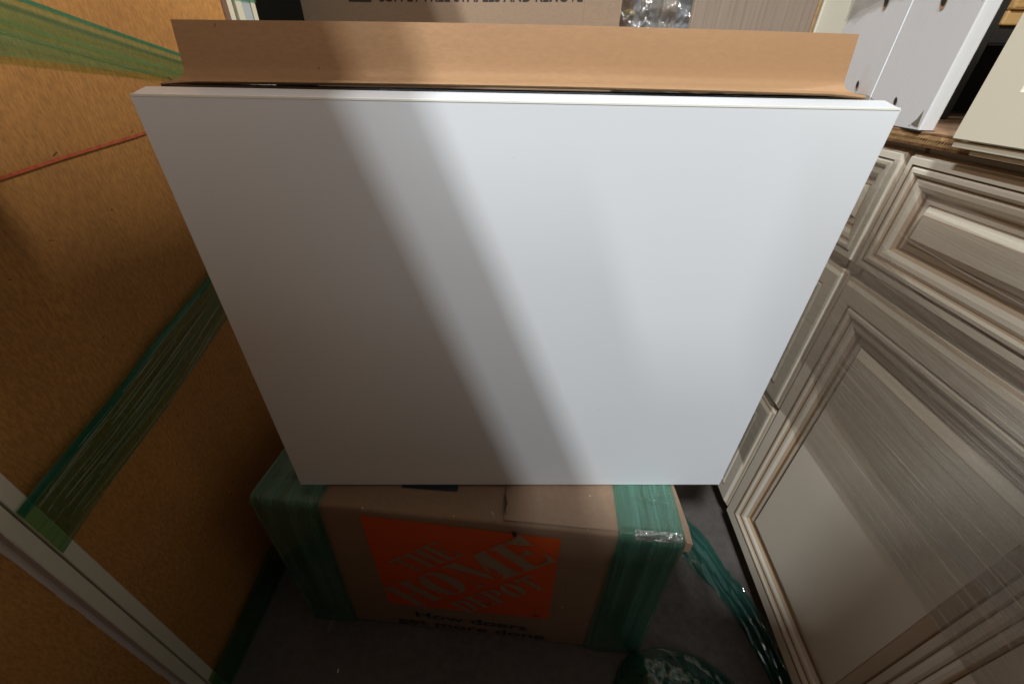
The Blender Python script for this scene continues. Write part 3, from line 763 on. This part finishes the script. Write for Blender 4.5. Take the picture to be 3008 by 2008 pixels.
# ================================================================== things behind
CA = math.atan2(.02, 1)
bc = empty('tall_carton', (-.503, 1.19, 0), CA, 'big brown carton behind the kraft strip, black print cut off at the top', 'carton')
part('box_body', (0, .742, 0, .45, 0, 1.38), M['card2'], bc, bev=.004, seg=3)
part('corner_flap', (.655, .741, -.0035, -.0005, 0, 1.38), M['card2'], bc, bev=.001)
pf = lambda x, z: 0.0
slogan('SUPPLY FREE STAPLES AND REMOVE', .182, .650, 1.0845, .031, .0085, 'printed_line', bc, M['ink'], .0008, .02, pf)
fr_ = [[(.112, -.001, 1.083), (.164, -.001, 1.083), (.164, -.001, 1.0865), (.112, -.001, 1.0865)], [(.112, -.001, 1.0865), (.1155, -.001, 1.0865), (.1155, -.001, 1.13), (.112, -.001, 1.13)], [(.1605, -.001, 1.0865), (.164, -.001, 1.0865), (.164, -.001, 1.13), (.1605, -.001, 1.13)]]
obj('printed_box', polys(fr_), M['ink'], bc)
obj('printed_box_fill', polys([[(.1155, -.0008, 1.0865), (.1605, -.0008, 1.0865), (.1605, -.0008, 1.13), (.1155, -.0008, 1.13)]]), M['ink_grey'], bc)

bk = empty('black_glass_panel', (-.72, 1.26, 0), .05, 'black glossy panel in the gap left of the big brown carton', 'panel')
part('gloss_sheet', (0, .36, 0, .02, .0, 1.6), M['black'], bk, bev=.002)

gp = empty('grained_board', (.372, 1.10, 0), -.03, 'grey-brown grained board standing to the right of the plastic-wrapped goods', 'board')
part('sheet', (0, .255, 0, .018, 0, 1.2), M['greyply'], gp)
part('edge_strip', (.2555, .262, 0, .018, 0, 1.2), M['ply_edge_a'], gp)
cp = empty('cream_panel', (.637, 1.09, 0), .02, 'smooth cream panel between the grained board and the old white board', 'panel')
part('sheet', (0, .072, .0, .02, 0, 1.2), M['ivory'], cp, bev=.002)
part('edge_strip', (.0722, .085, .0, .02, 0, 1.2), M['glaze_soft'], cp, bev=.002)

# clear plastic wrapped goods in the gap
pg = empty('wrapped_goods', (.24, 1.30, 0), 0, 'goods crumpled in shiny clear plastic in the gap between brown carton and grained board', 'package')
part('inner_carton', (-.03, .20, .05, .35, 0, 1.02), M['card2'], pg)
part('dark_panel', (.075, .125, .03, .045, 1.02, 1.30), M['ink_grey'], pg)
part('dark_panel', (.127, .165, .02, .04, 1.00, 1.30), M['glaze_soft'], pg)
part('pale_panel', (-.03, .073, .10, .12, 1.02, 1.30), M['card2'], pg)
yel, ynt, yb = newmat('yellow_plastic'); yb.inputs['Base Color'].default_value = (.55, .42, .02, 1); yb.inputs['Roughness'].default_value = .4
def knob():
    bm = bmesh.new(); bmesh.ops.create_uvsphere(bm, u_segments=16, v_segments=10, radius=.016)
    for v_ in bm.verts: v_.co.x *= 1.1; v_.co.z *= .6
    me = bpy.data.meshes.new('m'); bm.to_mesh(me); bm.free(); return me
o = obj('yellow_cap', knob(), yel, pg, smooth=True); o.location = (.040, .015, 1.083)
def crump(s, q):
    x = -.04+.25*s; z = .85+.275*q+.012*noise.noise(Vector((s*9, 2, 0)))
    n_ = noise.noise(Vector((x*38, z*38, 1)))*.020+noise.noise(Vector((x*110, z*110, 2)))*.008
    return (x, -.010+n_, z)
pm = film('crumpled_clear_plastic', (.78, .78, .78), (.5, .5, .5), .10, .22, 1.3, 30, 20, .07, 1.0)
obj('clear_plastic', sheet(80, 60, crump, (.25, .2)), pm, pg, smooth=True)
obj('clear_plastic', sheet(80, 60, lambda s, q: tuple(Vector(crump(s*.93+.05, q*.85))+Vector((0, -.012, .0))), (.25, .2)), pm, pg, smooth=True)

# ================================================================== unseen cartons added behind the viewpoint to shade the lower foreground
t = empty('shade_carton', (-.50, -.55, 0), 0, 'wide plain kraft carton added behind the viewpoint to shade the foreground', 'carton')
part('box_body', (0, .85, 0, .43, 0, 1.05), M['card2'], t, bev=.004)
t = empty('shade_carton', (-.50, -.55, 1.052), 0, 'narrower plain kraft carton added unseen on top of the wide one to shade the foreground', 'carton')
part('box_body', (0, .43, 0, .43, 0, .17), M['card2'], t, bev=.004)
t = empty('shade_carton', (.11, -.50, 1.052), 0, 'small plain kraft carton added unseen on the wide one to shade the cabinet door', 'carton')
part('box_body', (0, .24, 0, .38, 0, .20), M['card2'], t, bev=.004)
print('objects', len(bpy.data.objects))
